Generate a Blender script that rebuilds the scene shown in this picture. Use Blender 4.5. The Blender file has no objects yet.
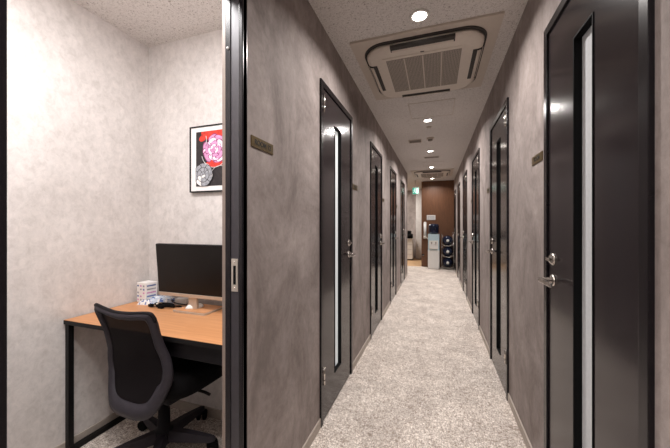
import bpy, bmesh, math, random
from mathutils import Vector, Matrix
random.seed(7)
PI = math.pi
S = bpy.context.scene
COL = S.collection
XL, XR, H = -0.65, 0.468, 2.4          # corridor wall faces, ceiling height
LP, RP = 1.414, 1.42                     # door pitch
LY = [0.22 + LP*k for k in range(5)]     # left door positions (near edge), first is the open doorway
RY = [0.869 + RP*k for k in range(6)]
DW, DH = 0.695, 2.06

# ------------------------------------------------------------------ materials
def new_mat(name):
    m = bpy.data.materials.new(name); m.use_nodes = True
    nt = m.node_tree; b = nt.nodes['Principled BSDF']
    return m, nt, b
def simple(name, col, rough=0.5, metal=0.0, emit=0.0, ecol=None, spec=0.5, noise=0.0, nscale=40, alpha=1.0, trans=0.0, bump=0.0):
    m, nt, b = new_mat(name)
    b.inputs['Base Color'].default_value = (*col, 1)
    b.inputs['Roughness'].default_value = rough
    b.inputs['Metallic'].default_value = metal
    b.inputs['Specular IOR Level'].default_value = spec
    b.inputs['Alpha'].default_value = alpha
    b.inputs['Transmission Weight'].default_value = trans
    if emit:
        b.inputs['Emission Color'].default_value = (*(ecol or col), 1)
        b.inputs['Emission Strength'].default_value = emit
    tc = nt.nodes.new('ShaderNodeTexCoord')
    n = nt.nodes.new('ShaderNodeTexNoise'); n.inputs['Scale'].default_value = nscale
    n.inputs['Detail'].default_value = 4
    nt.links.new(tc.outputs['Object'], n.inputs['Vector'])
    if noise:
        r = nt.nodes.new('ShaderNodeValToRGB')
        r.color_ramp.elements[0].position = .3; r.color_ramp.elements[1].position = .7
        r.color_ramp.elements[0].color = (*[c*(1-noise) for c in col], 1)
        r.color_ramp.elements[1].color = (*[min(1, c*(1+noise)) for c in col], 1)
        nt.links.new(n.outputs['Fac'], r.inputs['Fac'])
        nt.links.new(r.outputs['Color'], b.inputs['Base Color'])
    if bump:
        bp = nt.nodes.new('ShaderNodeBump'); bp.inputs['Strength'].default_value = bump
        bp.inputs['Distance'].default_value = .002
        nt.links.new(n.outputs['Fac'], bp.inputs['Height']); nt.links.new(bp.outputs['Normal'], b.inputs['Normal'])
    return m

def ramp(nt, stops, fac):
    r = nt.nodes.new('ShaderNodeValToRGB')
    e = r.color_ramp.elements
    while len(e) < len(stops): e.new(.5)
    for k, (p, c) in enumerate(stops):
        e[k].position = p; e[k].color = (*c, 1)
    nt.links.new(fac, r.inputs['Fac'])
    return r.outputs['Color']
def noise_node(nt, scale, detail=5, rough=.6, dist=0, vec=None, stretch=None):
    n = nt.nodes.new('ShaderNodeTexNoise')
    n.inputs['Scale'].default_value = scale; n.inputs['Detail'].default_value = detail
    n.inputs['Roughness'].default_value = rough; n.inputs['Distortion'].default_value = dist
    tc = nt.nodes.new('ShaderNodeTexCoord')
    src = tc.outputs['Object']
    if stretch:
        mp = nt.nodes.new('ShaderNodeMapping')
        mp.inputs['Scale'].default_value = stretch[:3]
        if len(stretch) > 3: mp.inputs['Rotation'].default_value = (0, 0, stretch[3])
        nt.links.new(src, mp.inputs['Vector']); src = mp.outputs['Vector']
    nt.links.new(src, n.inputs['Vector'])
    return n.outputs['Fac']
def mix(nt, a, b, fac, mode='MIX'):
    m = nt.nodes.new('ShaderNodeMix'); m.data_type = 'RGBA'; m.blend_type = mode
    ia, ib, f = m.inputs['A'] if False else m.inputs[6], m.inputs[7], m.inputs[0]
    nt.links.new(a, ia); nt.links.new(b, ib)
    if isinstance(fac, (int, float)): f.default_value = fac
    else: nt.links.new(fac, f)
    return m.outputs[2]

def wall_mat(name, dark, light):
    """mottled concrete-look wallpaper"""
    m, nt, b = new_mat(name)
    big = noise_node(nt, 3.2, 8, .68, .8, stretch=(1, 1, .7))
    fine = noise_node(nt, 30, 6, .75, .4, stretch=(1, 1, .8))
    mid = tuple((a + c)/2 for a, c in zip(dark, light))
    c1 = ramp(nt, [(.32, dark), (.5, mid), (.68, light)], big)
    c2 = ramp(nt, [(.3, (.80, .79, .78)), (.5, (.95, .95, .95)), (.7, (1.08, 1.07, 1.06))], fine)
    nt.links.new(mix(nt, c1, c2, 1.0, 'MULTIPLY'), b.inputs['Base Color'])
    b.inputs['Roughness'].default_value = .75
    b.inputs['Specular IOR Level'].default_value = .3
    bp = nt.nodes.new('ShaderNodeBump'); bp.inputs['Strength'].default_value = .12; bp.inputs['Distance'].default_value = .002
    nt.links.new(fine, bp.inputs['Height']); nt.links.new(bp.outputs['Normal'], b.inputs['Normal'])
    return m
M = {}
M['wall'] = wall_mat('wallpaper_taupe', (.205, .170, .158), (.425, .367, .347))
M['booth_wall'] = wall_mat('wallpaper_booth', (.61, .572, .553), (.71, .672, .655))

def ceil_mat():
    m, nt, b = new_mat('rockwool_ceiling')
    v = noise_node(nt, 95, 3, .65, 1.2)
    c = ramp(nt, [(.30, (.24, .21, .195)), (.40, (.54, .50, .475)), (.47, (.68, .645, .62)), (.7, (.74, .705, .68))], v)
    nt.links.new(c, b.inputs['Base Color']); b.inputs['Roughness'].default_value = .9
    bp = nt.nodes.new('ShaderNodeBump'); bp.inputs['Strength'].default_value = .4; bp.inputs['Distance'].default_value = .003
    nt.links.new(v, bp.inputs['Height']); nt.links.new(bp.outputs['Normal'], b.inputs['Normal'])
    return m
M['ceiling'] = ceil_mat()

def carpet_mat():
    m, nt, b = new_mat('fleck_carpet')
    a = noise_node(nt, 42, 3, .8, 2.2, stretch=(1.3, .55, 1, .6))
    a2 = noise_node(nt, 46, 3, .8, 2.0, stretch=(.55, 1.3, 1, .5))
    f = noise_node(nt, 150, 2, .7, .5)
    big = noise_node(nt, 4, 3, .6, .5)
    c1 = ramp(nt, [(.41, (.27, .22, .185)), (.49, (.50, .435, .385)), (.56, (.84, .79, .74))], a)
    c2 = ramp(nt, [(.41, (.30, .25, .21)), (.50, (.53, .465, .415)), (.57, (.84, .79, .74))], a2)
    c = mix(nt, c1, c2, .5)
    c3 = ramp(nt, [(.34, (.60, .57, .55)), (.5, (1.04, 1.03, 1.02)), (.64, (1.5, 1.5, 1.5))], f)
    c = mix(nt, c, c3, .9, 'MULTIPLY')
    c4 = ramp(nt, [(.35, (.86, .85, .85)), (.65, (1.10, 1.10, 1.10))], big)
    c = mix(nt, c, c4, 1.0, 'MULTIPLY')
    nt.links.new(c, b.inputs['Base Color'])
    b.inputs['Roughness'].default_value = .95; b.inputs['Specular IOR Level'].default_value = .15
    bp = nt.nodes.new('ShaderNodeBump'); bp.inputs['Strength'].default_value = .5; bp.inputs['Distance'].default_value = .004
    nt.links.new(f, bp.inputs['Height']); nt.links.new(bp.outputs['Normal'], b.inputs['Normal'])
    return m
M['carpet'] = carpet_mat()

def wood_mat(name, dark, light, stretch, rough=.45, scale=6):
    m, nt, b = new_mat(name)
    g = noise_node(nt, scale, 6, .6, .8, stretch=stretch)
    mid = tuple((p+q)/2 for p, q in zip(dark, light))
    nt.links.new(ramp(nt, [(.3, dark), (.5, mid), (.7, light)], g), b.inputs['Base Color'])
    b.inputs['Roughness'].default_value = rough
    return m
M['desk_wood'] = wood_mat('desk_oak', (.50, .225, .092), (.64, .315, .145), (.6, 12, 8), .42)
M['wood_wall'] = wood_mat('walnut_panelling', (.085, .033, .013), (.165, .068, .028), (14, 8, .6), .5)
M['wood_floor'] = wood_mat('lobby_oak_floor', (.50, .30, .15), (.62, .40, .22), (12, .7, 6), .4)

def door_mat():
    m, nt, b = new_mat('dark_steel_door')
    g = noise_node(nt, 30, 3, .5, 0, stretch=(6, 6, .4))
    nt.links.new(ramp(nt, [(.3, (.022, .017, .019)), (.7, (.026, .0205, .0225))], g), b.inputs['Base Color'])
    b.inputs['Roughness'].default_value = .16
    b.inputs['Metallic'].default_value = .1
    b.inputs['Specular IOR Level'].default_value = .4
    return m
M['door'] = door_mat()
M['frame'] = simple('dark_steel_frame', (.010, .008, .010), .25, .05, spec=.35, noise=.1)
M['black'] = simple('black_rubber', (.003, .003, .0035), .7, spec=.12, noise=.1)
M['jamb'] = simple('grey_jamb', (.045, .041, .048), .4, .2, noise=.08)
M['chrome'] = simple('satin_nickel', (.62, .58, .54), .22, 1.0, noise=.05)
M['frost'] = simple('frosted_glass', (.66, .68, .70), .28, noise=.05, nscale=90, emit=.015, ecol=(.85, .9, .95))  # faint emission stands in for booth light coming through the pane
M['frost_glow'] = simple('glowing_frosted_glass', (.70, .72, .72), .28, noise=.05, nscale=90, emit=.35, ecol=(.92, .95, .95))  # stronger emission imitates a lit booth behind the glass, no lamp there
M['beige_metal'] = simple('beige_trim', (.22, .17, .145), .5, .0, noise=.05)
M['baseboard'] = simple('taupe_baseboard', (.42, .365, .32), .55, noise=.06)
M['brass'] = simple('aged_brass', (.115, .075, .026), .42, .55, noise=.2, nscale=60)
M['ink'] = simple('black_ink', (.008, .006, .004), .6, noise=.1)
M['ac'] = simple('ac_cream_plastic', (.66, .59, .52), .42, noise=.03)
M['ac_flange'] = simple('ac_cream_flange', (.56, .49, .425), .5, noise=.03)
M['ac_dark'] = simple('ac_dark_slot', (.03, .025, .022), .6, noise=.1)
M['white'] = simple('white_plastic', (.78, .77, .75), .4, noise=.03)
M['white_metal'] = simple('white_enamel', (.70, .68, .65), .35, noise=.03)
M['lamp'] = simple('lamp_glow', (1, .95, .88), .5, emit=26, ecol=(1, .93, .84))
M['chair_frame'] = simple('charcoal_nylon', (.028, .024, .031), .55, spec=.3, noise=.12)
M['chair_black'] = simple('black_nylon', (.007, .006, .008), .6, spec=.2, noise=.12)
M['fabric'] = simple('black_seat_fabric', (.005, .0045, .005), .95, spec=.1, noise=.35, nscale=300, bump=.4)
M['mesh'] = simple('black_back_mesh', (.009, .007, .008), .85, spec=.1, noise=.3, nscale=400, alpha=.985)
M['tube'] = simple('black_steel_tube', (.005, .0045, .005), .45, spec=.25, noise=.1)
M['screen'] = simple('monitor_screen', (.006, .0045, .004), .35, noise=.05, spec=.25)
M['silver'] = simple('champagne_silver', (.55, .50, .44), .35, .6, noise=.04)
M['paper'] = simple('paper_white', (.80, .78, .77), .7, noise=.04)
M['blue'] = simple('print_blue', (.10, .16, .36), .6, noise=.3)
M['paleblue'] = simple('pack_pale_blue', (.55, .62, .72), .35, noise=.15, nscale=60)
M['magenta'] = simple('print_magenta', (.25, .03, .13), .6)
M['pinkp'] = simple('print_pink', (.62, .28, .50), .6, noise=.2, nscale=60)
M['lpink'] = simple('print_light_pink', (.90, .72, .86), .6, noise=.1, nscale=60)
M['red'] = simple('print_red', (.62, .035, .02), .6, noise=.35, nscale=60)
M['artdark'] = simple('print_dark', (.018, .014, .016), .6, noise=.4, nscale=60)
M['grey'] = simple('print_grey', (.30, .31, .34), .6, noise=.35, nscale=80)
M['water'] = simple('blue_bottle', (.006, .010, .030), .12, noise=.2, nscale=15)
M['aqua'] = simple('pale_aqua_plastic', (.50, .66, .72), .3, noise=.04)
M['green'] = simple('exit_green', (.02, .42, .27), .5, emit=.45, ecol=(.10, .65, .50))
M['exitwhite'] = simple('exit_white', (.9, .95, .93), .5, emit=.8, ecol=(.85, 1, .94))
def grille_mat():
    m, nt, b = new_mat('ac_intake_mesh')
    tc = nt.nodes.new('ShaderNodeTexCoord'); mp = nt.nodes.new('ShaderNodeMapping')
    mp.inputs['Rotation'].default_value = (0, 0, PI/4)
    nt.links.new(tc.outputs['Object'], mp.inputs['Vector'])
    ch = nt.nodes.new('ShaderNodeTexChecker'); ch.inputs['Scale'].default_value = 140
    ch.inputs['Color1'].default_value = (.17, .145, .125, 1); ch.inputs['Color2'].default_value = (.42, .37, .325, 1)
    nt.links.new(mp.outputs['Vector'], ch.inputs['Vector']); nt.links.new(ch.outputs['Color'], b.inputs['Base Color'])
    b.inputs['Roughness'].default_value = .7
    return m
M['grille'] = grille_mat()

# ------------------------------------------------------------------ mesh helpers
class MB:
    def __init__(self): self.bm = bmesh.new(); self.mats = []; self.smooth = False
    def _mi(self, m):
        if m not in self.mats: self.mats.append(m)
        return self.mats.index(m)
    def box(self, a, b, m=None, bev=0.0, rot=None, pivot=None):
        a2 = [min(p, q) for p, q in zip(a, b)]; b2 = [max(p, q) for p, q in zip(a, b)]
        r = bmesh.ops.create_cube(self.bm, size=1)
        vs = r['verts']
        for v in vs:
            v.co = Vector([(a2[i]+b2[i])/2 + v.co[i]*(b2[i]-a2[i]) for i in range(3)])
        fs = list({f for v in vs for f in v.link_faces})
        if bev:
            es = list({e for v in vs for e in v.link_edges})
            rr = bmesh.ops.bevel(self.bm, geom=es, offset=bev, segments=2, affect='EDGES', profile=.6)
            vs = list({v for f in rr['faces'] for v in f.verts} | {v for v in vs if v.is_valid})
            fs = list({f for v in vs for f in v.link_faces})
        if rot is not None:
            pv = Vector(pivot) if pivot else Vector([(a2[i]+b2[i])/2 for i in range(3)])
            for v in vs: v.co = rot @ (v.co - pv) + pv
        if m is not None:
            k = self._mi(m)
            for f in fs: f.material_index = k
        return self
    def prism(self, pts, z0, z1, m=None, axis='z'):
        """pts 2D polygon extruded along an axis"""
        def P(p, z):
            return {'z': (p[0], p[1], z), 'y': (p[0], z, p[1]), 'x': (z, p[0], p[1])}[axis]
        lo = [self.bm.verts.new(P(p, z0)) for p in pts]; hi = [self.bm.verts.new(P(p, z1)) for p in pts]
        fs = [self.bm.faces.new(lo), self.bm.faces.new(hi)]
        n = len(pts)
        for i in range(n): fs.append(self.bm.faces.new((lo[i], lo[(i+1) % n], hi[(i+1) % n], hi[i])))
        if m is not None:
            k = self._mi(m)
            for f in fs: f.material_index = k
        return self
    def tube(self, pts, r, n=10, m=None, closed=False, caps=True):
        pts = [Vector(p) for p in pts]; N = len(pts)
        rs = r if isinstance(r, (list, tuple)) else [r]*N
        rings = []; up = None
        for i, p in enumerate(pts):
            if closed: t = pts[(i+1) % N] - pts[i-1]
            else: t = pts[min(i+1, N-1)] - pts[max(i-1, 0)]
            t.normalize()
            if up is None: up = Vector((0, 0, 1)) if abs(t.z) < .9 else Vector((1, 0, 0))
            a = t.cross(up); a.normalize(); b = a.cross(t); b.normalize(); up = b
            rings.append([self.bm.verts.new(p + a*math.cos(2*PI*k/n)*rs[i] + b*math.sin(2*PI*k/n)*rs[i]) for k in range(n)])
        fs = []
        for i in range(N if closed else N-1):
            A, B = rings[i], rings[(i+1) % N]
            for k in range(n): 
                f = self.bm.faces.new((A[k], A[(k+1) % n], B[(k+1) % n], B[k])); f.smooth = True; fs.append(f)
        if caps and not closed: fs += [self.bm.faces.new(rings[0]), self.bm.faces.new(rings[-1])]
        if m is not None:
            k = self._mi(m)
            for f in fs: f.material_index = k
        return self
    def lathe(self, prof, c=(0, 0, 0), n=24, m=None, axis='z'):
        """prof: (radius, height) list"""
        rings = []
        for r, z in prof:
            ring = []
            for k in range(n):
                x, y = r*math.cos(2*PI*k/n), r*math.sin(2*PI*k/n)
                v = {'z': (x, y, z), 'y': (x, z, y), 'x': (z, x, y)}[axis]
                ring.append(self.bm.verts.new((v[0]+c[0], v[1]+c[1], v[2]+c[2])))
            rings.append(ring)
        fs = []
        for A, B in zip(rings, rings[1:]):
            for k in range(n):
                f = self.bm.faces.new((A[k], A[(k+1) % n], B[(k+1) % n], B[k])); f.smooth = True; fs.append(f)
        for R_, p in ((rings[0], prof[0]), (rings[-1], prof[-1])):
            if p[0] > 1e-5: fs.append(self.bm.faces.new(R_))
        if m is not None:
            k = self._mi(m)
            for f in fs: f.material_index = k
        return self
    def build(self, name, mat=None, parent=None, loc=None):
        bmesh.ops.remove_doubles(self.bm, verts=self.bm.verts, dist=1e-6)
        bmesh.ops.recalc_face_normals(self.bm, faces=self.bm.faces)
        me = bpy.data.meshes.new(name); self.bm.to_mesh(me); self.bm.free()
        for m in (self.mats or [mat]): me.materials.append(M[m] if isinstance(m, str) else m)
        o = bpy.data.objects.new(name, me); COL.objects.link(o)
        if parent: o.parent = parent
        if loc: o.location = loc
        return o
def empty(name, loc=(0, 0, 0), rz=0):
    o = bpy.data.objects.new(name, None); COL.objects.link(o)
    o.empty_display_size = .1; o.location = loc; o.rotation_euler = (0, 0, rz)
    return o
def tag(o, label=None, cat=None, group=None, kind=None):
    for k, v in (('label', label), ('category', cat), ('group', group), ('kind', kind)):
        if v: o[k] = v
    return o
def copy_tree(o, parent=None, name=None):
    c = o.copy(); COL.objects.link(c)
    if parent: c.parent = parent; c.matrix_parent_inverse = o.matrix_parent_inverse.copy()
    if name: c.name = name
    for ch in [x for x in bpy.data.objects if x.parent == o]: copy_tree(ch, c)
    return c
def rsq(hx, hy, r, n=8, cx=0, cy=0):
    """rounded rectangle outline"""
    pts = []
    for sx, sy, a0 in ((1, 1, 0), (-1, 1, PI/2), (-1, -1, PI), (1, -1, 1.5*PI)):
        for k in range(n+1):
            a = a0 + PI/2*k/n
            pts.append((cx + sx*(hx-r) + r*math.cos(a), cy + sy*(hy-r) + r*math.sin(a)))
    return pts
def spline(P, n=6, closed=True):
    out = []; N = len(P)
    for i in range(N if closed else N-1):
        g = (lambda k: P[k % N]) if closed else (lambda k: P[max(0, min(N-1, k))])
        p0, p1, p2, p3 = g(i-1), g(i), g(i+1), g(i+2)
        for k in range(n):
            t = k/n
            out.append(tuple(.5*((2*b) + (-a+c)*t + (2*a-5*b+4*c-d)*t*t + (-a+3*b-3*c+d)*t**3) for a, b, c, d in zip(p0, p1, p2, p3)))
    if not closed: out.append(tuple(P[-1]))
    return out
def text_mesh(name, body, size, mat, parent, M4):
    cu = bpy.data.curves.new(name, 'FONT'); cu.body = body; cu.size = size; cu.extrude = .0004; cu.offset = .0008
    cu.align_x = 'CENTER'; cu.align_y = 'CENTER'
    t = bpy.data.objects.new(name + '_tmp', cu); COL.objects.link(t)
    dg = bpy.context.evaluated_depsgraph_get(); dg.update()
    me = bpy.data.meshes.new_from_object(t.evaluated_get(dg))
    bpy.data.objects.remove(t, do_unlink=True); bpy.data.curves.remove(cu)
    me.transform(M4); me.materials.clear(); me.materials.append(M[mat])
    o = bpy.data.objects.new(name, me); COL.objects.link(o); o.parent = parent
    return o

# ------------------------------------------------------------------ the shell
def struct(name, mb, mat, label, cat):
    return tag(mb.build(name, mat), label, cat, kind='structure')
YB, YE = -2.2, 9.2     # corridor behind camera, end of the right wall
m = MB(); m.box((-3.2, YB-.1, -.06), (.8, 8.75, 0)); struct('floor', m, 'carpet', 'beige and white flecked carpet running down the corridor', 'floor')
m = MB(); m.box((-3.2, 8.75, -.06), (.8, 11.2, -.002)); struct('floor_lobby', m, 'wood_floor', 'light oak floor beyond the end of the corridor carpet', 'floor')
m = MB(); m.box((-3.2, YB-.1, H), (.8, 11.2, H+.06)); struct('ceiling', m, 'ceiling', 'off-white speckled acoustic ceiling over the corridor', 'ceiling')
# left corridor wall, with openings for the doors
m = MB(); T = .08
segs = []; y = YB
for ly in LY:
    segs.append((y, ly)); y = ly + DW
segs.append((y, 7.28))
for a, b in segs: m.box((XL-T, a, 0), (XL, b, H))
for ly in LY: m.box((XL-T, ly, DH), (XL, ly+DW, H))
struct('wall_left', m, 'wall', 'taupe concrete-look corridor wall with the open booth doorway', 'wall')
m = MB(); segs = []; y = YB
for ry in RY:
    segs.append((y, ry)); y = ry + DW
segs.append((y, YE))
for a, b in segs: m.box((XR, a, 0), (XR+T, b, H))
for ry in RY: m.box((XR, ry, DH), (XR+T, ry+DW, H))
struct('wall_right', m, 'wall', 'taupe concrete-look wall on the right of the corridor', 'wall')
m = MB(); m.box((-3.2, YB-.1, 0), (.8, YB, H)); struct('wall_back', m, 'wall', 'wall closing the corridor behind the viewpoint', 'wall')
m = MB(); m.box((XL-T-.004, 7.28, 0), (XL+.002, 7.30, H)); struct('trim_1', m, 'beige_metal', 'beige edge trim on the end of the left corridor wall', 'trim')
# booth shell
BX0, BY0, BY1 = -1.85, .10, 1.512
m = MB(); m.box((BX0-.08, BY0-.08, 0), (BX0, BY1+.08, H)); struct('wall_booth_left', m, 'booth_wall', 'pale mottled wall on the left inside the booth', 'wall')
m = MB(); m.box((BX0, BY1, 0), (XL-T, BY1+.08, H)); struct('wall_booth_back', m, 'booth_wall', 'pale mottled wall behind the desk inside the booth', 'wall')
m = MB(); m.box((BX0, BY0-.08, 0), (XL-T, BY0, H)); struct('wall_booth_front', m, 'booth_wall', 'pale booth wall nearest the viewpoint', 'wall')
m = MB()
m.box((XL-T-.004, BY0, 0), (XL-T, .22, H)); m.box((XL-T-.004, LY[0]+DW, 0), (XL-T, BY1, H)); m.box((XL-T-.004, .22, DH), (XL-T, LY[0]+DW, H))
struct('wall_booth_right', m, 'booth_wall', 'pale booth wall on the inner side of the corridor partition', 'wall')
m = MB()
m.box((BX0, BY0, 0), (BX0+.008, BY1, .055)); struct('baseboard_booth_left', m, 'baseboard', 'taupe skirting under the left booth wall', 'baseboard')
m = MB(); m.box((BX0+.008, BY1-.008, 0), (XL-T-.004, BY1, .055)); struct('baseboard_booth_back', m, 'baseboard', 'taupe skirting under the booth wall behind the desk', 'baseboard')
for nm, ys, x0, x1, ye, lb in (('baseboard_left', LY, XL, XL+.008, 7.28, 'thin taupe skirting along the left corridor wall'), ('baseboard_right', RY, XR-.008, XR, YE, 'thin taupe skirting along the right corridor wall')):
    m = MB(); y = YB
    for q in ys + [ye]:
        m.box((x0, y, 0), (x1, q, .055)); y = q + DW
    struct(nm, m, 'baseboard', lb, 'baseboard')
# the other booths' dark backs behind the closed doors
m = MB()
m.box((-1.9, BY1+.08, 0), (-1.82, 7.28, H)); m.box((-3.2, 7.2, 0), (XL-T, 7.28, H)); 
struct('wall_lobby_near', m, 'wall', 'back of the booths beside the lobby', 'wall')
# lobby
m = MB(); m.box((-3.28, 7.2, 0), (-3.2, 11.2, H)); struct('wall_lobby_left', m, 'wall', 'left wall of the lobby', 'wall')
m = MB(); m.box((-3.2, 10.95, 0), (.8, 11.05, H)); struct('wall_far', m, 'wall', 'taupe wall at the back of the lobby behind the copier', 'wall')
m = MB(); m.box((-.655, 10.6, 0), (-.1, 10.95, H)); struct('wall_column', m, 'booth_wall', 'pale column in the lobby behind the walnut wall', 'wall')
m = MB()
m.box((-.388, 8.76, 0), (.8, 8.9, H))
for k in range(3): m.box((-.388+k*.31, 8.75, 0), (-.388+(k+1)*.31-.004, 8.76, H))
struct('wall_end', m, 'wood_wall', 'dark walnut panelled wall at the end of the corridor', 'wall')

# ------------------------------------------------------------------ doors
def door_parts(root, s, leaf=True):
    """local x = out of the wall * s, local y along the wall, z up; hinge side near y=0"""
    fw = .036
    f = MB()
    def b(mb, o0, o1, y0, y1, z0, z1, m=None, bev=0): mb.box((s*o0, y0, z0), (s*o1, y1, z1), m, bev)
    b(f, -.08, .012, 0, fw, 0, DH, bev=.002); b(f, -.08, .012, DW-fw, DW, 0, DH, bev=.002); b(f, -.08, .012, fw, DW-fw, DH-fw, DH, bev=.002)
    # rebate lines on the frame
    f.build('door_frame', 'frame', root)
    g = MB()
    b(g, -.07, -.06, fw, DW-fw, 0, DH-fw)
    g.build('gap_shade_sheet', 'black', root)  # black sheet filling the opening, stands in for shade in the leaf gaps
    y0, y1, z0, z1 = fw+.006, DW-fw-.006, .008, DH-fw-.006
    sy0, sy1, sz0, sz1 = .265, .405, .20, 1.86
    l = MB()
    for a, c, d, e in ((y0, sy0, z0, z1), (sy1, y1, z0, z1), (sy0, sy1, z0, sz0), (sy0, sy1, sz1, z1)):
        b(l, -.038, .004, a, c, d, e)
    lf = l.build('door_leaf', 'door', root)
    t = MB(); w = .005
    for a, c, d, e in ((sy0, sy0+w, sz0, sz1), (sy1-w, sy1, sz0, sz1), (sy0+w, sy1-w, sz0, sz0+w), (sy0+w, sy1-w, sz1-w, sz1)):
        b(t, -.034, .007, a, c, d, e)
    t.build('glazing_bead', 'black', lf)
    p = MB(); b(p, -.024, -.018, sy0+w, sy1-w, sz0+w, sz1-w); p.build('glass_pane', 'frost', lf)
    # lever handle
    h = MB(); hy, hz = y1-.052, .965
    h.lathe([(.0, .003), (.025, .003), (.026, .008), (.022, .013), (.011, .015), (.010, .046), (.0, .046)], (0, 0, 0), 20, axis='x')
    for v in h.bm.verts: v.co = Vector((v.co.x*s, v.co.y+hy, v.co.z+hz))
    h.box((s*.046, hy-.125, hz-.009), (s*.056, hy+.016, hz+.009), bev=.003)
    h.build('lever_handle', 'chrome', lf)
    k = MB()
    k.lathe([(.0, .003), (.026, .003), (.027, .008), (.021, .012), (.015, .018), (.0, .019)], (0, 0, 0), 20, axis='x')
    for v in k.bm.verts: v.co = Vector((v.co.x*s, v.co.y+hy, v.co.z+hz+.088))
    k.box((s*.018, hy-.020, hz+.082), (s*.027, hy+.020, hz+.094), bev=.002)
    k.build('deadbolt_knob', 'chrome', lf)
    for z in (.285, 1.925):
        q = MB(); q.lathe([(.0, z-.052), (.0075, z-.05), (.0075, z-.018), (.0065, z-.017), (.0075, z-.016), (.0075, z+.05), (.0, z+.052)], (s*.014, fw+.003, 0), 12)
        b(q, .004, .0065, fw+.003, fw+.024, z-.05, z+.05)
        q.build('hinge', 'chrome', root)
    cl = MB(); b(cl, .004, .0075, fw+.03, fw+.034, .3, .301); cl.bm.free()
def door(name, loc, s, label, proto={}):
    if s not in proto:
        r = empty(name, loc); door_parts(r, s); proto[s] = r
    else:
        r = copy_tree(proto[s], name=name); r.location = loc
    tag(r, label, 'door', kind='structure'); return r
ordl = ['nearest closed dark steel door on the left wall, with a pale glass strip', 'second closed dark steel door along the left wall', 'third closed dark steel door along the left wall', 'farthest closed dark door on the left wall, by the lobby']
for k in range(1, 5): door(f'door_{k+1}', (XL, LY[k], 0), 1, ordl[k-1])
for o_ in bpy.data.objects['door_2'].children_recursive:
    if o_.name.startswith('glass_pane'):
        o_.data = o_.data.copy(); o_.data.materials[0] = M['frost_glow']
ordr = ['nearest dark steel door on the right, close up with a frosted glass strip', 'second dark steel door from the front on the right wall', 'third dark steel door along the right wall', 'fourth dark steel door along the right wall', 'fifth dark steel door along the right wall', 'farthest dark door on the right, beside the water bottles']
for k in range(6): door(f'door_{k+6}', (XR, RY[k], 0), -1, ordr[k])
# the open doorway to the booth
r = tag(empty('door_1', (XL, LY[0], 0)), 'dark steel frame of the open booth doorway with a strike plate', 'door', kind='structure')
f = MB()
f.box((-.058, 0, 0), (.006, .061, DH), bev=.0015); f.box((-.058, .061, DH-.03), (.006, DW, DH))
f.build('door_frame', 'frame', r)
jy = .668
f = MB()
f.box((-.069, jy+.006, 0), (.006, DW, DH-.03))
f.box((-.011, jy, 0), (.006, DW, DH-.03), bev=.003)
f.box((-.069, jy+.001, 0), (-.046, DW, DH-.03), bev=.002)
f.build('door_jamb', 'frame', r)
f = MB(); f.box((-.046, jy+.004, 0), (-.011, jy+.012, DH-.03)); f.build('jamb_channel', 'jamb', r)
f = MB(); f.box((-.084, jy+.004, 0), (-.069, DW, DH)); f.box((-.084, .0, 0), (-.058, .05, DH)); f.box((-.084, .05, DH-.03), (-.058, DW, DH)); f.build('inner_trim', 'beige_metal', r)
f = MB()
zc = 1.018
f.box((-.0415, jy+.0005, zc-.058), (-.0345, jy+.004, zc+.058)); f.box((-.0225, jy+.0005, zc-.058), (-.0155, jy+.004, zc+.058))
f.box((-.0345, jy+.0005, zc+.034), (-.0225, jy+.004, zc+.058)); f.box((-.0345, jy+.0005, zc-.058), (-.0225, jy+.004, zc-.034))
sp = f.build('strike_plate', 'silver', r)
f = MB(); f.box((-.0345, jy+.002, zc-.034), (-.0225, jy+.004, zc+.034)); f.build('latch_slot', 'black', sp)
f = MB()
for z in (zc-.047, zc+.047): f.lathe([(0, jy-.0008), (.003, jy-.0005), (.0032, jy+.001)], (-.0285, 0, z), 12, axis='y')
f.build('screw', 'chrome', sp)
f = MB(); f.lathe([(0, jy-.004), (.004, jy-.003), (.005, jy+.002)], (-.056, 0, 1.83), 12, axis='y'); f.build('bumper_stud', 'white', r)

# ------------------------------------------------------------------ room plates
def plate(y, z, side, text, label):
    """flush brass plate on a corridor wall"""
    x = XL if side < 0 else XR
    s = 1 if side < 0 else -1
    r = tag(empty('room_sign', (x, y, z)), label, 'sign', 'brass room signs beside the doors')
    p = MB(); p.box((0, -.078, -.021), (s*.004, .078, .021), bev=.001); p.build('sign_plate', 'brass', r)
    R = Matrix.Rotation(PI/2*s, 4, 'Z') @ Matrix.Rotation(PI/2, 4, 'X')
    text_mesh('lettering', text, .027, 'ink', r, Matrix.Translation((s*.0042, 0, 0)) @ R)
plate(LY[0]+DW+.108, 1.510, -1, 'ROOM 12', 'brass room sign on the left wall right beside the open booth doorway')
pl = ['brass room sign beyond the nearest closed left door', 'brass room sign beyond the second closed left door', 'brass room sign beyond the third closed left door']
for k in (1, 2, 3): plate(LY[k]+DW+.108, 1.51, -1, 'ROOM', pl[k-1])
pr = ['brass room sign on the right wall beside the nearest right door', 'brass room sign beyond the second right door', 'brass room sign beyond the third right door', 'brass room sign beyond the fourth right door']
for k in range(4): plate(RY[k]+DW+.125, 1.518, 1, 'ROOM', pr[k])

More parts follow.
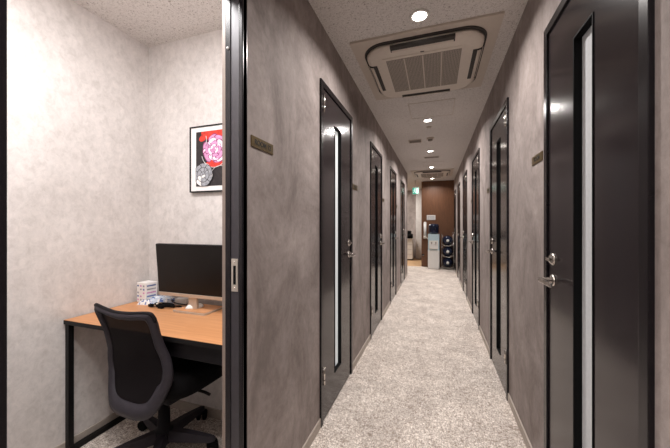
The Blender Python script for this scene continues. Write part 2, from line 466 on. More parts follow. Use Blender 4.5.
# ------------------------------------------------------------------ ceiling fittings
CX = -.09
def downlight(y, x, label, power):
    r = tag(empty('downlight', (x, y, H)), label, 'ceiling light', 'round downlights along the corridor ceiling')
    t = MB(); t.lathe([(.040, -.001), (.040, -.006), (.052, -.006), (.056, -.001)], n=32); t.build('trim_ring', 'white_metal', r)
    l = MB(); l.lathe([(0, -.004), (.0405, -.004), (.0405, -.001)], n=32); l.build('lamp', 'lamp', r)
    if power:
        ld = bpy.data.lights.new('downlight_lamp', 'AREA'); ld.shape = 'DISK'; ld.size = .10; ld.energy = power; ld.color = (1, .945, .91); ld.spread = math.radians(152)
        lo = bpy.data.objects.new('downlight_lamp', ld); COL.objects.link(lo); lo.location = (x, y, H-.012)
for y, x, w, lb in ((1.78, CX, 18, 'bright round downlight in front of the large air conditioner'), (3.605, CX, 19, 'round downlight just past the access hatch'),
                 (5.14, CX, 21, 'third round downlight, beyond the smoke detector'), (6.62, CX, 20, 'round downlight just before the far air conditioner'),
                 (8.25, CX, 12, 'farthest round downlight, in front of the walnut wall')):
    downlight(y, x, lb, w)
for y in (.05, -1.5):
    ld = bpy.data.lights.new('downlight_lamp', 'AREA'); ld.shape = 'DISK'; ld.size = .10; ld.energy = 15; ld.color = (1, .945, .91); ld.spread = math.radians(152)
    lo = bpy.data.objects.new('downlight_lamp', ld); COL.objects.link(lo); lo.location = (CX, y, H-.012)

def air_con():
    r = empty('air_conditioner', (-.087, 2.366, H))
    f = MB(); f.prism(rsq(.455, .472, .006, 2), -.014, 0); f.build('mounting_flange', 'ac_flange', r)
    g = MB(); g.prism(rsq(.392, .425, .15, 10), -.020, -.014); g.build('shadow_gap', 'ac_dark', r)
    f = MB()
    # face: stepped rounded square built as rings
    def ring(h, hx, hy, rr): return [f.bm.verts.new((px, py, h)) for px, py in rsq(hx, hy, rr, 10)]
    R = [ring(-.020, .380, .400, .14), ring(-.034, .378, .402, .14), ring(-.045, .366, .390, .13), ring(-.048, .352, .376, .12)]
    for A, B in zip(R, R[1:]):
        for k in range(len(A)):
            q = f.bm.faces.new((A[k], A[(k+1) % len(A)], B[(k+1) % len(A)], B[k])); q.smooth = True
    f.bm.faces.new(R[-1]); f.bm.faces.new(R[0])
    f.build('face_panel', 'ac', r)
    f = MB(); f.prism(rsq(.275, .285, .012, 3), -.052, -.048); f.build('grille_frame', 'ac', r)
    gr = MB(); gr.prism(rsq(.248, .258, .004, 2), -.0535, -.050); g0 = gr.build('intake_grille', 'grille', r)
    for x in (-.124, 0, .124):
        q = MB(); q.box((x-.004, -.256, -.0545), (x+.004, .256, -.0535)); q.build('grille_bar', 'ac_flange', g0)
    # four outlets
    for a in range(4):
        L = (.20 if a % 2 == 0 else .21)
        d = .400 if a % 2 == 0 else .372
        rot = Matrix.Rotation(a*PI/2, 3, 'Z')
        s_ = MB(); s_.box((-L, -d-.002, -.0495), (L, -d+.052, -.030)); 
        for v in s_.bm.verts: v.co = rot @ v.co
        so = s_.build('air_outlet', 'ac_dark', r)
        v_ = MB()
        n = 8; A = []
        for i in range(n+1):
            t = i/n; yy = (-d - .010 + .036*t) if a else (-d + .026 + .016*t); zz = -.036 - .020*math.sin(t*PI*.55) - .003
            A.append(((-L+.008, yy, zz), (L-.008, yy, zz)))
        vs = [[v_.bm.verts.new(p) for p in pr_] for pr_ in A]
        vs2 = [[v_.bm.verts.new((p[0], p[1], p[2]+.004)) for p in pr_] for pr_ in A]
        for i in range(n):
            for W in (vs, vs2):
                q = v_.bm.faces.new((W[i][0], W[i][1], W[i+1][1], W[i+1][0])); q.smooth = True
        for e in (0, n): v_.bm.faces.new((vs[e][0], vs[e][1], vs2[e][1], vs2[e][0]))
        for v in v_.bm.verts: v.co = rot @ v.co
        v_.build('louver_flap', 'ac', so)
    # small brand-free indicator window
    i = MB(); i.box((-.012, -.300, -.0515), (.012, -.294, -.048)); i.build('indicator', 'ac_dark', r)
    return r
ac = air_con(); tag(ac, 'large cream four-way cassette air conditioner set in the ceiling near the front', 'air conditioner', 'cassette air conditioners in the corridor ceiling')
ac2 = copy_tree(ac); ac2.location = (-.087, 7.38, H); tag(ac2, 'small-looking far cassette air conditioner near the end of the corridor', 'air conditioner')

def hatch(y, lb, w=.22):
    r = tag(empty('access_hatch', (-.045, y, H)), lb, 'access hatch', 'square ceiling access hatches')
    t = MB(); e = .006
    for a, b_ in (((-w, -w), (w, -w+e)), ((-w, w-e), (w, w)), ((-w, -w+e), (-w+e, w-e)), ((w-e, -w+e), (w, w-e))):
        t.box((a[0], a[1], -.003), (b_[0], b_[1], 0))
    t.build('hatch_frame', 'ac_flange', r)
    t = MB(); t.box((-w+e+.002, -w+e+.002, -.0015), (w-e-.002, w-e-.002, 0)); t.build('hatch_panel', 'ceiling', r)
hatch(3.28, 'square ceiling access hatch behind the large air conditioner')
hatch(6.25, 'small square access hatch before the far air conditioner', .20)
# smoke detector
r = tag(empty('smoke_detector', (-.075, 4.36, H)), 'round smoke detector on the corridor ceiling', 'smoke detector')
t = MB(); t.lathe([(0, 0), (.052, 0), (.052, -.012), (.046, -.018), (0, -.018)], n=28); t.build('detector_base', 'ac_flange', r)
t = MB(); t.lathe([(.030, -.018), (.034, -.030), (.028, -.042), (0, -.044)], n=28); t.build('sensor_dome', 'grille', r)
t = MB(); t.lathe([(0, 0), (.030, 0), (.030, -.008), (.018, -.014), (0, -.015)], (-.083, 3.86, H), n=24)
tag(t.build('ceiling_sensor', 'ac_flange'), 'small pale sensor disc just past the second downlight', 'sensor')
def vent(x, y, w, d, lb):
    r = tag(empty('ceiling_vent', (x, y, H)), lb, 'vent')
    t = MB(); e = .012
    t.box((-w, -d, -.006), (w, -d+e, 0)); t.box((-w, d-e, -.006), (w, d, 0)); t.box((-w, -d+e, -.006), (-w+e, d-e, 0)); t.box((w-e, -d+e, -.006), (w, d-e, 0))
    t.build('vent_frame', 'ac_flange', r)
    t = MB(); t.box((-w+e, -d+e, -.001), (w-e, d-e, 0)); t.build('vent_backing', 'ac_dark', r)
    n = 7
    t = MB()
    for k in range(n):
        yy = -d+e + (k+.5)*(2*(d-e))/n
        t.box((-w+e, yy-.004, -.006), (w-e, yy+.004, -.002))
    t.build('vent_slats', 'grille', r)
vent(-.287, 4.46, .095, .085, 'grey rectangular ceiling vent left of the smoke detector')
vent(-.075, 5.62, .13, .06, 'grey slotted ceiling vent beyond the third downlight')

# exit sign
r = tag(empty('exit_sign', (-.525, 8.4, H)), 'green illuminated exit sign hanging at the end of the corridor', 'exit sign')
t = MB(); t.tube([(0, 0, 0), (0, 0, -.20)], .006, 8); t.build('hanger', 'white_metal', r)
t = MB(); t.box((-.085, -.015, -.40), (.085, .015, -.20), bev=.004); t.build('sign_body', 'white_metal', r)
t = MB(); t.box((-.08, -.018, -.385), (.08, -.015, -.215)); p = t.build('sign_face', 'green', r)
t = MB()
t.box((.015, -.0195, -.37), (.07, -.018, -.23))                                      # door opening
t.lathe([(0, -.0195), (.013, -.0195), (.013, -.018)], (-.02, 0, -.245), 12, axis='y')  # running figure
for a, b_ in (((-.02, -.26), (-.03, -.31)), ((-.03, -.31), (0, -.33)), ((0, -.33), (-.005, -.365)), ((-.03, -.31), (-.05, -.34)), ((-.05, -.34), (-.07, -.345)), ((-.022, -.27), (.008, -.285)), ((-.022, -.27), (-.055, -.285))):
    t.tube([(a[0], -.0185, a[1]), (b_[0], -.0185, b_[1])], .0065, 6)
t.build('pictogram', 'exitwhite', p)

# ------------------------------------------------------------------ end-of-corridor things
WY = 8.75
r = tag(empty('wall_notice', (-.13, WY, 1.38)), 'small white-framed notice on the walnut wall above the water dispenser', 'sign')
t = MB(); t.box((-.115, -.012, -.068), (.115, 0, .068), bev=.002); t.build('notice_board', 'white_metal', r)
t = MB()
for k in range(3):
    for j in range(4): t.box((-.095+j*.05, -.0135, .032-k*.036-.012), (-.095+j*.05+.036, -.012, .032-k*.036+.010))
t.build('notice_print', 'grey', r)

r = tag(empty('water_dispenser', (-.058, 8.5, 0)), 'white floor-standing water dispenser with an upturned dark blue bottle', 'water dispenser')
t = MB(); t.prism(rsq(.148, .16, .03, 4), .02, .50); t.prism(rsq(.14, .15, .03, 4), 0, .02); t.build('cabinet', 'white', r)
t = MB(); t.prism(rsq(.145, .155, .03, 4), .50, .93)
q = t.build('dispensing_panel', 'aqua', r)
t = MB(); t.box((-.115, -.158, .53), (.115, -.1552, .76)); t.build('drip_recess', 'white', q)
for x in (-.05, .05):
    t = MB(); t.tube([(x, -.156, .72), (x, -.20, .72), (x, -.205, .67)], .013, 8); t.build('tap', 'chrome', q)
t = MB(); t.box((-.09, -.20, .53), (.09, -.158, .545)); t.build('drip_tray', 'silver', q)
t = MB(); t.lathe([(0, .915), (.07, .925), (.12, .96), (.135, 1.0), (.13, 1.03), (.137, 1.06), (.13, 1.10), (.137, 1.14), (.12, 1.19), (.05, 1.205), (0, 1.205)], n=24); t.build('water_bottle', 'water', r)

r = tag(empty('cup_dispenser', (-.290, 8.69, .80)), 'white tube paper cup dispenser fixed left of the water dispenser', 'cup dispenser')
t = MB(); t.tube([(0, 0, .02), (0, 0, .42)], .036, 16); t.lathe([(.038, .42), (.042, .43), (.02, .46), (0, .46)], n=16); t.build('cup_tube', 'white', r)
t = MB(); t.lathe([(.036, .06), (.05, .03), (.046, 0), (.03, -.01)], n=16); t.box((-.03, .02, .05), (.03, .06, .35)); t.build('holder', 'silver', r)
t = MB(); t.tube([(.02, -.01, .03), (.07, -.03, .0), (.09, -.03, -.02)], .014, 8); t.build('release_lever', 'silver', r)
r = tag(empty('wall_outlet', (-.345, WY, .33)), 'dark round outlet low on the walnut wall', 'outlet')
t = MB(); t.lathe([(0, -.012), (.028, -.012), (.034, 0)], n=20, axis='y'); t.build('outlet_plate', 'black', r)
t = MB(); t.box((-.012, -.020, -.018), (.012, -.012, .006)); t.build('plug', 'chrome', r)

# bottle rack
RX = .292
r = tag(empty('bottle_rack', (RX, 8.5, 0)), 'chrome wire rack holding three water bottles beside the dispenser', 'rack')
t = MB()
for sx in (-1, 1):
    for sy in (-1, 1): t.tube([(sx*.145, sy*.15, 0), (sx*.145, sy*.15, .93)], .006, 8)
t.build('upright', 'chrome', r)
for z in (.05, .34, .63):
    t = MB()
    for sy in (-1, 1):
        t.tube(spline([(-.145, sy*.15, z+.05), (-.08, sy*.15, z+.005), (0, sy*.15, z-.008), (.08, sy*.15, z+.005), (.145, sy*.15, z+.05)], 5, False), .009, 8)
    for sx in (-1, 1): t.tube([(sx*.145, -.15, z+.05), (sx*.145, .15, z+.05)], .005, 8)
    for sx in (-.07, .07): t.tube([(sx, -.15, z), (sx, .15, z)], .005, 8)
    t.build('cradle', 'chrome', r)
bl = ['dark blue water bottle lying in the bottom of the rack', 'dark blue water bottle lying in the middle of the rack', 'dark blue water bottle lying on top of the rack']
wb = None
for k, z in enumerate((.05, .34, .63)):
    if wb is None:
        wb = empty('water_bottle', (RX, 8.5, z+.135))
        t = MB(); t.lathe([(0, .20), (.10, .20), (.125, .18), (.128, .10), (.122, .06), (.128, .02), (.122, -.04), (.128, -.08), (.11, -.14), (.05, -.17), (.03, -.18), (.03, -.20)], n=24, axis='y'); t.build('bottle_body', 'water', wb)
        t = MB(); t.lathe([(.034, -.18), (.036, -.215), (0, -.217)], n=16, axis='y'); t.build('bottle_cap', 'white', wb)
        t = MB(); t.prism([(-.07, -.01), (-.04, .06), (-.02, .055), (-.045, -.01), (-.02, -.06), (-.04, -.065)], -.148, -.12, axis='y'); t.build('bottle_label', 'white', wb)
        o = wb
    else:
        o = copy_tree(wb); o.location = (RX, 8.5, z+.135)
    tag(o, bl[k], 'bottle', 'dark blue water bottles in the rack')

r = tag(empty('photocopier', (-.90, 10.35, 0)), 'white office photocopier with a black top in the lobby', 'copier')
t = MB(); t.box((-.3, -.25, .04), (.17, .25, .72), bev=.01); t.build('cabinet', 'white', r)
t = MB(); t.box((-.29, -.24, 0), (.16, .24, .04)); t.build('plinth', 'black', r)
t = MB()
for z in (.2, .36, .52): t.box((-.29, -.254, z), (.16, -.25, z+.006))
t.build('paper_tray', 'grey', r)
t = MB(); t.box((-.3, -.22, .72), (.15, .24, .86), bev=.01); t.box((-.28, -.2, .86), (.10, .22, .97), bev=.015); t.box((-.1, -.32, .80), (.12, -.22, .84), bev=.005, rot=Matrix.Rotation(-.4, 3, 'X')); t.build('scanner_lid', 'black', r)

# ------------------------------------------------------------------ booth: desk
DX0, DX1, DY0, DY1, DZ = -1.838, -.80, 1.018, 1.495, .70
r = tag(empty('desk', (DX0, DY0, 0)), 'orange-brown wood-top desk with black steel tube legs in the booth', 'desk')
W, D = DX1-DX0, DY1-DY0
t = MB(); t.box((0, 0, DZ-.022), (W, D, DZ), bev=.001); tt = t.build('tabletop', 'desk_wood', r)
t = MB(); t.box((-.0008, -.0012, DZ-.0225), (W+.0008, 0.0, DZ-.0015)); t.box((-.0012, 0, DZ-.0225), (0, D, DZ-.0015)); t.build('edge_band', 'tube', tt)
for x in (0.004, W-.029):
    for y in (.004, D-.034):
        t = MB(); t.box((x, y, .03), (x+.025, y+.025, DZ-.022)); t.build('leg', 'tube', r)
    t = MB(); t.box((x, .004, 0), (x+.025, D-.009, .025)); t.build('foot_rail', 'tube', r)
t = MB(); t.box((.03, D-.034, DZ-.062), (W-.03, D-.004, DZ-.022)); t.build('rear_rail', 'tube', r)
t = MB(); t.box((.50, .03, DZ-.105), (W-.04, .34, DZ-.022), bev=.004); t.build('under_desk_tray', 'chair_black', r)

# monitor
r = tag(empty('monitor', (-1.325, 1.36, DZ)), 'black-screened computer monitor with a silver chin on the desk', 'monitor')
t = MB(); t.box((-.262, -.028, .098), (.262, -.004, .386), bev=.004); mo = t.build('monitor_housing', 'tube', r)
t = MB(); t.box((-.257, -.0295, .108), (.257, -.0280, .381)); t.build('screen', 'screen', mo)
t = MB(); t.box((-.262, -.029, .080), (.262, -.002, .100), bev=.002); t.build('chin', 'silver', mo)
t = MB(); t.box((-.030, -.002, .012), (.030, .016, .24), bev=.003); t.build('stand_neck', 'silver', r)
t = MB(); t.prism(rsq(.115, .085, .012, 4, .0, .0), 0.0, .010); sb = t.build('stand_base', 'silver', r)
for v in sb.data.vertices: pass
t = MB(); t.prism(rsq(.106, .076, .008, 4), .010, .0115); t.build('base_inlay', 'desk_wood', sb)
sb.location = (.02, .03, 0)

for o_ in (mo,):
    o_.rotation_euler = (math.radians(4.5), 0, 0); o_.location = (.022, .020, .002)
# small printed box
r = tag(empty('carton', (-1.775, 1.44, DZ), math.radians(-6)), 'small white printed box standing on the desk by the wall', 'box')
t = MB(); t.box((-.044, -.038, 0), (.044, .038, .125), bev=.0015); b0 = t.build('box_body', 'paper', r)
t = MB()
for k in range(5):
    for j in range(3):
        if (k+j) % 4 == 3: continue
        t.box((-.038+j*.028, -.0392, .012+k*.022), (-.038+j*.028+.014, -.038, .012+k*.022+.010), ['pinkp', 'grey', 'blue'][(k*2+j) % 3])
for k in range(5): t.box((.044, -.03, .014+k*.022), (.0452, .028, .014+k*.022+.008), ['grey', 'blue', 'pinkp'][k % 3])
t.build('box_print', None, b0)

# crumpled plastic packets
def packet(name, cx, cy, w, d, h, rz, mat, label, seed, z0=DZ, print_='blue'):
    rnd = random.Random(seed)
    r = tag(empty(name, (cx, cy, z0), rz), label, 'packet')
    t = MB(); n, k = 12, 9; top = []; bot = []
    for i in range(n+1):
        a, b_ = [], []
        for j in range(k+1):
            u, v = i/n*2-1, j/k*2-1
            e = max(0, (1-abs(u)**4))*max(0, (1-abs(v)**4))
            z = h*(.12 + .88*e**.5) + (rnd.random()-.5)*h*.30*e
            a.append(t.bm.verts.new((u*w/2 + (rnd.random()-.5)*.004, v*d/2 + (rnd.random()-.5)*.004, max(.002, z))))
            b_.append(t.bm.verts.new((u*w/2, v*d/2, 0)))
        top.append(a); bot.append(b_)
    for G in (top, bot):
        for i in range(n):
            for j in range(k): 
                t.bm.faces.new((G[i][j], G[i+1][j], G[i+1][j+1], G[i][j+1]))
    for i in range(n):
        t.bm.faces.new((top[i][0], top[i+1][0], bot[i+1][0], bot[i][0])); t.bm.faces.new((top[i][k], top[i+1][k], bot[i+1][k], bot[i][k]))
    for j in range(k):
        t.bm.faces.new((top[0][j], top[0][j+1], bot[0][j+1], bot[0][j])); t.bm.faces.new((top[n][j], top[n][j+1], bot[n][j+1], bot[n][j]))
    ms = [mat, print_, 'paper']
    t.mats = ms
    for q in t.bm.faces:
        c = q.calc_center_median()
        q.material_index = 1 if (c.z > h*.4 and rnd.random() < .22) else (2 if rnd.random() < .35 else 0)
    t.build('packet_film', None, r)
packet('plastic_packet', -1.645, 1.44, .17, .085, .040, .05, 'paleblue', 'crumpled pale blue and white plastic packet on the desk by the box', 3)
packet('paper_bag', -1.715, 1.385, .085, .05, .022, .3, 'paper', 'small crumpled white paper wrapper in front of the printed box', 5)

# cables and adapter
def coil(cx, cy, seed, n=3, w=.055, d=.035):
    rnd = random.Random(seed); pts = []
    for k in range(n*12+1):
        a = 2*PI*k/12
        pts.append((cx + w*math.cos(a)*(1+.15*math.sin(a*.37+seed)) + .004*math.sin(a*2.1), cy + d*math.sin(a)*(1+.2*math.cos(a*.53)), .004+.0035*(k/12) + .004*abs(math.sin(a*1.3+seed))))
    return pts
r = tag(empty('cable_bundle', (-1.575, 1.365, DZ)), 'coiled black cables lying on the desk in front of the monitor', 'cable')
t = MB(); t.tube(coil(.03, .0, 1, 4, .065, .026), .0042, 6); t.build('coiled_cable', 'black', r)
t = MB(); t.tube(spline([(-.07, -.01, .005), (-.03, -.03, .007), (.03, .02, .012), (.08, .0, .012), (.12, .03, .006), (.15, .01, .005)], 6, False), .004, 6); t.build('loose_cable', 'black', r)
t = MB(); t.box((-.075, -.022, 0), (-.045, -.004, .016), bev=.003); t.build('connector', 'black', r)
t = MB(); t.box((.015, -.035, .0), (.05, -.018, .014), bev=.003); t.build('connector', 'black', r)
t = MB(); t.tube([(-.01, -.03, .014), (-.01, .0, .026), (-.01, .03, .014)], .005, 6); t.build('cable_tie', 'silver', r)
r = tag(empty('power_adapter', (-1.50, 1.455, DZ), .3), 'pale beige power adapter block among the cables', 'adapter')
t = MB(); t.box((-.035, -.025, 0), (.035, .025, .038), bev=.006); t.build('adapter_body', 'white', r)
t = MB(); t.tube(spline([(-.03, -.01, .02), (-.05, -.03, .03), (-.02, -.045, .02), (.03, -.04, .01), (.05, -.03, .006)], 6, False), .003, 6); t.build('adapter_cord', 'tube', r)
# mouse on the stand base
r = tag(empty('mouse', (-1.335, 1.385, DZ+.0115), .9), 'white computer mouse lying on the monitor stand base', 'mouse')
t = MB()
n = 16; prof = [(0, 1.0), (.35, .95), (.65, .75), (.9, .4), (1, .12), (.97, 0)]
rings = [[t.bm.verts.new((.05*q*math.cos(2*PI*k/n), .029*q*math.sin(2*PI*k/n), .030*h_)) for k in range(n)] for q, h_ in prof[1:]]
top = t.bm.verts.new((0, 0, .030))
for k in range(n): f_ = t.bm.faces.new((top, rings[0][k], rings[0][(k+1) % n])); f_.smooth = True
for A, B in zip(rings, rings[1:]):
    for k in range(n): f_ = t.bm.faces.new((A[k], A[(k+1) % n], B[(k+1) % n], B[k])); f_.smooth = True
t.bm.faces.new(rings[-1])
t.build('mouse_body', 'white', r)
t = MB(); t.box((.018, -.003, .024), (.032, .003, .0305), bev=.001); t.build('scroll_wheel', 'grey', r)

# picture
PXc, PZc = -1.303, 1.605
r = tag(empty('framed_picture', (PXc, BY1, PZc)), 'framed print of pink and grey flowers hanging on the booth wall', 'picture')
hw, hh = .172, .206
t = MB(); e = .007
for a, b_ in (((-hw, -hh), (hw, -hh+e)), ((-hw, hh-e), (hw, hh)), ((-hw, -hh+e), (-hw+e, hh-e)), ((hw-e, -hh+e), (hw, hh-e))):
    t.box((a[0], -.024, a[1]), (b_[0], -.002, b_[1]))
t.build('picture_frame', 'tube', r)
t = MB(); t.box((-hw+e, -.018, -hh+e), (hw-e, -.006, hh-e)); t.build('mat_board', 'paper', r)
aw, ah = .124, .170
t = MB(); t.box((-aw, -.0195, -ah), (aw, -.018, ah)); art = t.build('art_print', 'artdark', r)
def blob(t, cx, cz, rx, rz_, ang, y, mat, n=14, wob=0, seed=0):
    pts = []
    for k in range(n):
        a = 2*PI*k/n; q = 1 + wob*math.sin(3*a+seed)
        x, z = rx*q*math.cos(a), rz_*q*math.sin(a)
        x, z = x*math.cos(ang)-z*math.sin(ang)+cx, x*math.sin(ang)+z*math.cos(ang)+cz
        pts.append((max(-aw, min(aw, x)), max(-ah, min(ah, z))))
    # drop duplicates created by clamping
    q = []
    for p in pts:
        if not q or (abs(p[0]-q[-1][0])+abs(p[1]-q[-1][1])) > 1e-5: q.append(p)
    if abs(q[0][0]-q[-1][0])+abs(q[0][1]-q[-1][1]) < 1e-5: q.pop()
    if len(q) > 2: t.prism(q, y-.0003, y, mat, axis='y')
t = MB()
blob(t, -.02, .15, .06, .03, 0, -.0200, 'red', wob=.2); blob(t, .07, .15, .06, .03, 0, -.0201, 'red', wob=.2, seed=2); blob(t, -.07, .13, .03, .02, .4, -.0202, 'red')
blob(t, .03, -.03, .075, .025, .1, -.0203, 'red', wob=.1)
fx, fz = .02, .055
yy = -.0206; i = 0
for rr, n_, pr_, mt in ((.068, 9, .036, 'pinkp'), (.052, 8, .030, 'lpink'), (.034, 6, .024, 'pinkp'), (.019, 5, .018, 'lpink'), (.008, 3, .011, 'pinkp')):
    for k in range(n_):
        a = 2*PI*k/n_ + rr*20
        yy -= .00005; i += 1; a += .35*math.sin(i*2.3)
        blob(t, fx+rr*math.cos(a)*.97, fz+rr*math.sin(a)*.97, pr_*1.10, pr_*.74, a+PI/2, yy, 'magenta', wob=.14, seed=k); yy -= .00005
        blob(t, fx+rr*math.cos(a), fz+rr*math.sin(a), pr_*.97, pr_*.58, a+PI/2, yy, mt if k % 3 else ('lpink' if mt == 'pinkp' else 'pinkp'), wob=.05, seed=k)
t.build('pink_flower', None, art)
t = MB()
gx, gz = -.065, -.10
for rr, n_, pr_ in ((.052, 7, .034), (.030, 6, .026), (.010, 4, .015)):
    for k in range(n_):
        a = 2*PI*k/n_ + rr*30; yy -= .00005; a += .5*math.sin(k*3.1)
        blob(t, gx+rr*math.cos(a), gz+rr*math.sin(a), pr_*1.1, pr_*.68, a+PI/2, yy, 'artdark'); yy -= .00005
        blob(t, gx+rr*math.cos(a), gz+rr*math.sin(a), pr_, pr_*.55, a+PI/2, yy, ('grey', 'paper')[k % 2 if k % 3 == 0 else 0])
t.build('grey_flower', None, art)
t = MB()
for cx, cz, R_, a0, a1 in ((.02, .04, .098, 3.4, 6.1), (.06, -.12, .07, .8, 3.0), (-.07, -.10, .075, -.2, 1.4), (-.16, .11, .12, -.2, .25)):
    pts = [(cx+R_*math.cos(a0+(a1-a0)*k/24), cz+R_*math.sin(a0+(a1-a0)*k/24)) for k in range(25)]
    pts = [p for p in pts if abs(p[0]) < aw-.002 and abs(p[1]) < ah-.002]
    if len(pts) > 2: t.tube([(p[0], -.0235, p[1]) for p in pts], .0014, 5)
t.build('line_work', 'paper', art)

# ------------------------------------------------------------------ office chair
CHX, CHY = -1.310, 1.20
ch = tag(empty('office_chair', (CHX, CHY, 0), math.radians(-4)), 'black mesh-back swivel office chair pulled up to the desk', 'chair')
def prof(z, x=0):      # depth of the back surface
    ks = [(.30, -.245), (.40, -.215), (.50, -.195), (.60, -.200), (.70, -.226), (.80, -.262), (.84, -.278)]
    for (a, ya), (b_, yb) in zip(ks, ks[1:]):
        if z <= b_ or b_ == .84:
            u = max(0, min(1.2, (z-a)/(b_-a))); u2 = u*u*(3-2*u) if False else u
            return ya + (yb-ya)*u2 + .55*x*x
    return ks[-1][1]
half = [(0, .330), (.08, .333), (.135, .358), (.172, .43), (.196, .52), (.190, .60), (.174, .70), (.180, .775), (.178, .812), (.160, .824), (.07, .815), (0, .811)]
half = [(x*1.10, z) for x, z in half]
outer = spline(half + [(-x, z) for x, z in half[-2:0:-1]], 5)
cxm, czm = 0, .575
def inset(p, w):
    x, z = p
    top = z > .74; bot = z < .45
    wx = w*(1.0 if not bot else 1.25); wz = w*(1.0 if top else 1.75)
    sx = 1 - wx/.185
    return (x*max(0, sx), czm + (z-czm)*(1 - wz/.235))
inner = [inset(p, .034) for p in outer]
t = MB(); n = len(outer)
def V(p, off): return t.bm.verts.new((p[0], prof(p[1], p[0]) + off, p[1]))
mid = [((a[0]+b_[0])/2, (a[1]+b_[1])/2) for a, b_ in zip(outer, inner)]
L = [[V(p, .0) for p in outer], [V(p, -.016) for p in mid], [V(p, -.004) for p in inner], [V(p, .008) for p in inner], [V(p, .018) for p in mid], [V(p, .012) for p in outer]]
for i in range(6):
    A, B = L[i], L[(i+1) % 6]
    for k in range(n):
        f_ = t.bm.faces.new((A[k], A[(k+1) % n], B[(k+1) % n], B[k])); f_.smooth = True
br = t.build('backrest', 'chair_frame', ch)
# mesh panel: radial grid
t = MB(); rings = []
for q in (1.03, .8, .6, .4, .2):
    rings.append([t.bm.verts.new(((p[0])*q, prof(czm+(p[1]-czm)*q, p[0]*q)+.001, czm+(p[1]-czm)*q)) for p in inner])
c0 = t.bm.verts.new((0, prof(czm, 0)+.001, czm))
for A, B in zip(rings, rings[1:]):
    for k in range(n): f_ = t.bm.faces.new((A[k], A[(k+1) % n], B[(k+1) % n], B[k])); f_.smooth = True
for k in range(n): f_ = t.bm.faces.new((rings[-1][k], rings[-1][(k+1) % n], c0)); f_.smooth = True
t.build('mesh_panel', 'mesh', br)
# top cap darker strip
t = MB(); tp = [p for p in outer if p[1] > .775]
tp.sort(key=lambda p: p[0])
t.tube([(p[0]*.99, prof(p[1], p[0]) + .004, p[1]-.002) for p in tp], .008, 8); t.build('top_trim', 'chair_black', br)
# support arm under the seat
t = MB()
for sx in (-1, 1):
    t.tube(spline([(sx*.045, -.205, .385), (sx*.045, -.195, .345), (sx*.045, -.15, .325), (sx*.03, -.03, .335)], 6, False), .018, 10)
t.box((-.06, -.215, .345), (.06, -.185, .395), bev=.01)
t.build('back_support', 'chair_frame', ch)
# seat
t = MB(); n1, n2 = 40, 10; rings = []
def sq(a, e): return math.copysign(abs(math.cos(a))**e, math.cos(a)), math.copysign(abs(math.sin(a))**e, math.sin(a))
for j, (q, z) in enumerate([(.80, .385), (.93, .392), (.99, .412), (1.0, .440), (.985, .468), (.93, .486), (.80, .492), (.55, .486), (.25, .482)]):
    ring = []
    for k in range(n1):
        cx_, sy_ = sq(2*PI*k/n1, .55)
        x, y = .245*q*cx_, .230*q*sy_ + .048
        dz = -.030*max(0, (y-.15)/.14)**2 + .010*abs(x/.245)**3 * (1 if z > .45 else 0)
        ring.append(t.bm.verts.new((x, y, z + dz)))
    rings.append(ring)
for A, B in zip(rings, rings[1:]):
    for k in range(n1): f_ = t.bm.faces.new((A[k], A[(k+1) % n1], B[(k+1) % n1], B[k])); f_.smooth = True
t.bm.faces.new(rings[0]); t.bm.faces.new(rings[-1])
t.build('seat', 'fabric', ch)
t = MB(); t.box((-.11, -.10, .325), (.11, .10, .385), bev=.012); t.build('tilt_mechanism', 'chair_black', ch)
t = MB(); t.tube([(.09, .02, .355), (.20, .03, .35), (.235, .03, .345)], .007, 8); t.build('height_lever', 'chair_black', ch)
HX, HY = -.060, .005
t = MB(); t.lathe([(.0, .05), (.045, .05), (.045, .115), (.030, .125), (.028, .22), (.020, .222), (.019, .33), (0, .33)], (HX, HY, 0), 20); t.build('gas_lift', 'chair_black', ch)
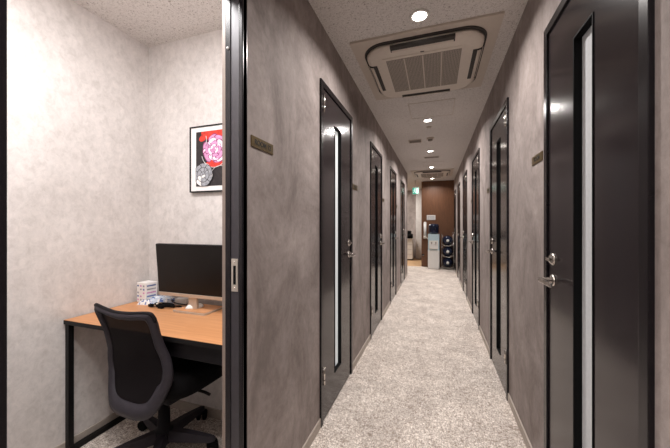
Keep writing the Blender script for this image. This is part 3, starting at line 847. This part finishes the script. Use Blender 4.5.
for a in (16, 88, 160, 232, 304):
    an = math.radians(a+4); u = Vector((math.cos(an), math.sin(an), 0)); w = Vector((-u.y, u.x, 0)); c = Vector((HX, HY, 0)); RR = .265
    t = MB(); secs = []
    for q, hw_, z0, z1 in ((.03, .028, .060, .112), (.12, .024, .058, .104), (.20, .020, .056, .092), (RR, .016, .056, .080), (RR+.012, .008, .058, .076)):
        p = c + u*q
        secs.append([t.bm.verts.new(p + w*sx*hw_ + Vector((0, 0, z))) for sx, z in ((-1, z0), (1, z0), (.7, z1), (-.7, z1))])
    for A, B in zip(secs, secs[1:]):
        for k in range(4): t.bm.faces.new((A[k], A[(k+1) % 4], B[(k+1) % 4], B[k]))
    t.bm.faces.new(secs[0]); t.bm.faces.new(secs[-1])
    t.build('base_arm', 'chair_frame', ch)
    t = MB(); p = c + u*(RR-.006)
    t.tube([p+Vector((0, 0, .035)), p+Vector((0, 0, .062))], .008, 8)
    d = Matrix.Rotation(.5, 3, 'Z') @ u
    w2 = Vector((-d.y, d.x, 0)); cc = p + d*.004
    for sx in (-1, 1):
        q0 = cc + w2*sx*.008 + Vector((0, 0, .029)); q1 = cc + w2*sx*.026 + Vector((0, 0, .029))
        t.tube([q0, q0.lerp(q1, .15), q0.lerp(q1, .85), q1], [.024, .029, .029, .024], 18)
    t.build('caster', 'black', ch)

# ------------------------------------------------------------------ lights
def area(name, loc, size, power, col=(1, 1, 1), sy=None, rot=(0, 0, 0)):
    ld = bpy.data.lights.new(name, 'AREA'); ld.size = size; ld.energy = power; ld.color = col
    if sy: ld.shape = 'RECTANGLE'; ld.size_y = sy
    o = bpy.data.objects.new(name, ld); COL.objects.link(o); o.location = loc; o.rotation_euler = rot
    return o
area('booth_ceiling_lamp', (-1.05, .55, 2.385), .40, 27, (1, .98, .97), .40)
area('lobby_lamp', (-1.5, 9.7, 2.38), .6, 65, (1, .95, .88))
w = bpy.data.worlds.new('World'); S.world = w; w.use_nodes = True
w.node_tree.nodes['Background'].inputs[0].default_value = (.9, .88, .9, 1); w.node_tree.nodes['Background'].inputs[1].default_value = .05

# ------------------------------------------------------------------ camera
cd = bpy.data.cameras.new('camera'); cam = bpy.data.objects.new('camera', cd); COL.objects.link(cam)
cd.sensor_width = 36; cd.lens = 298/670*36; cd.clip_start = .02
cam.location = (0, 0, 1.2); cam.rotation_euler = (PI/2, 0, math.atan(101/298))
S.camera = cam
S.view_settings.view_transform = 'Standard'
S.view_settings.look = 'None'
S.view_settings.exposure = 0.0
S.cycles.use_denoising = True
S.cycles.max_bounces = 8
S.cycles.sample_clamp_indirect = 4
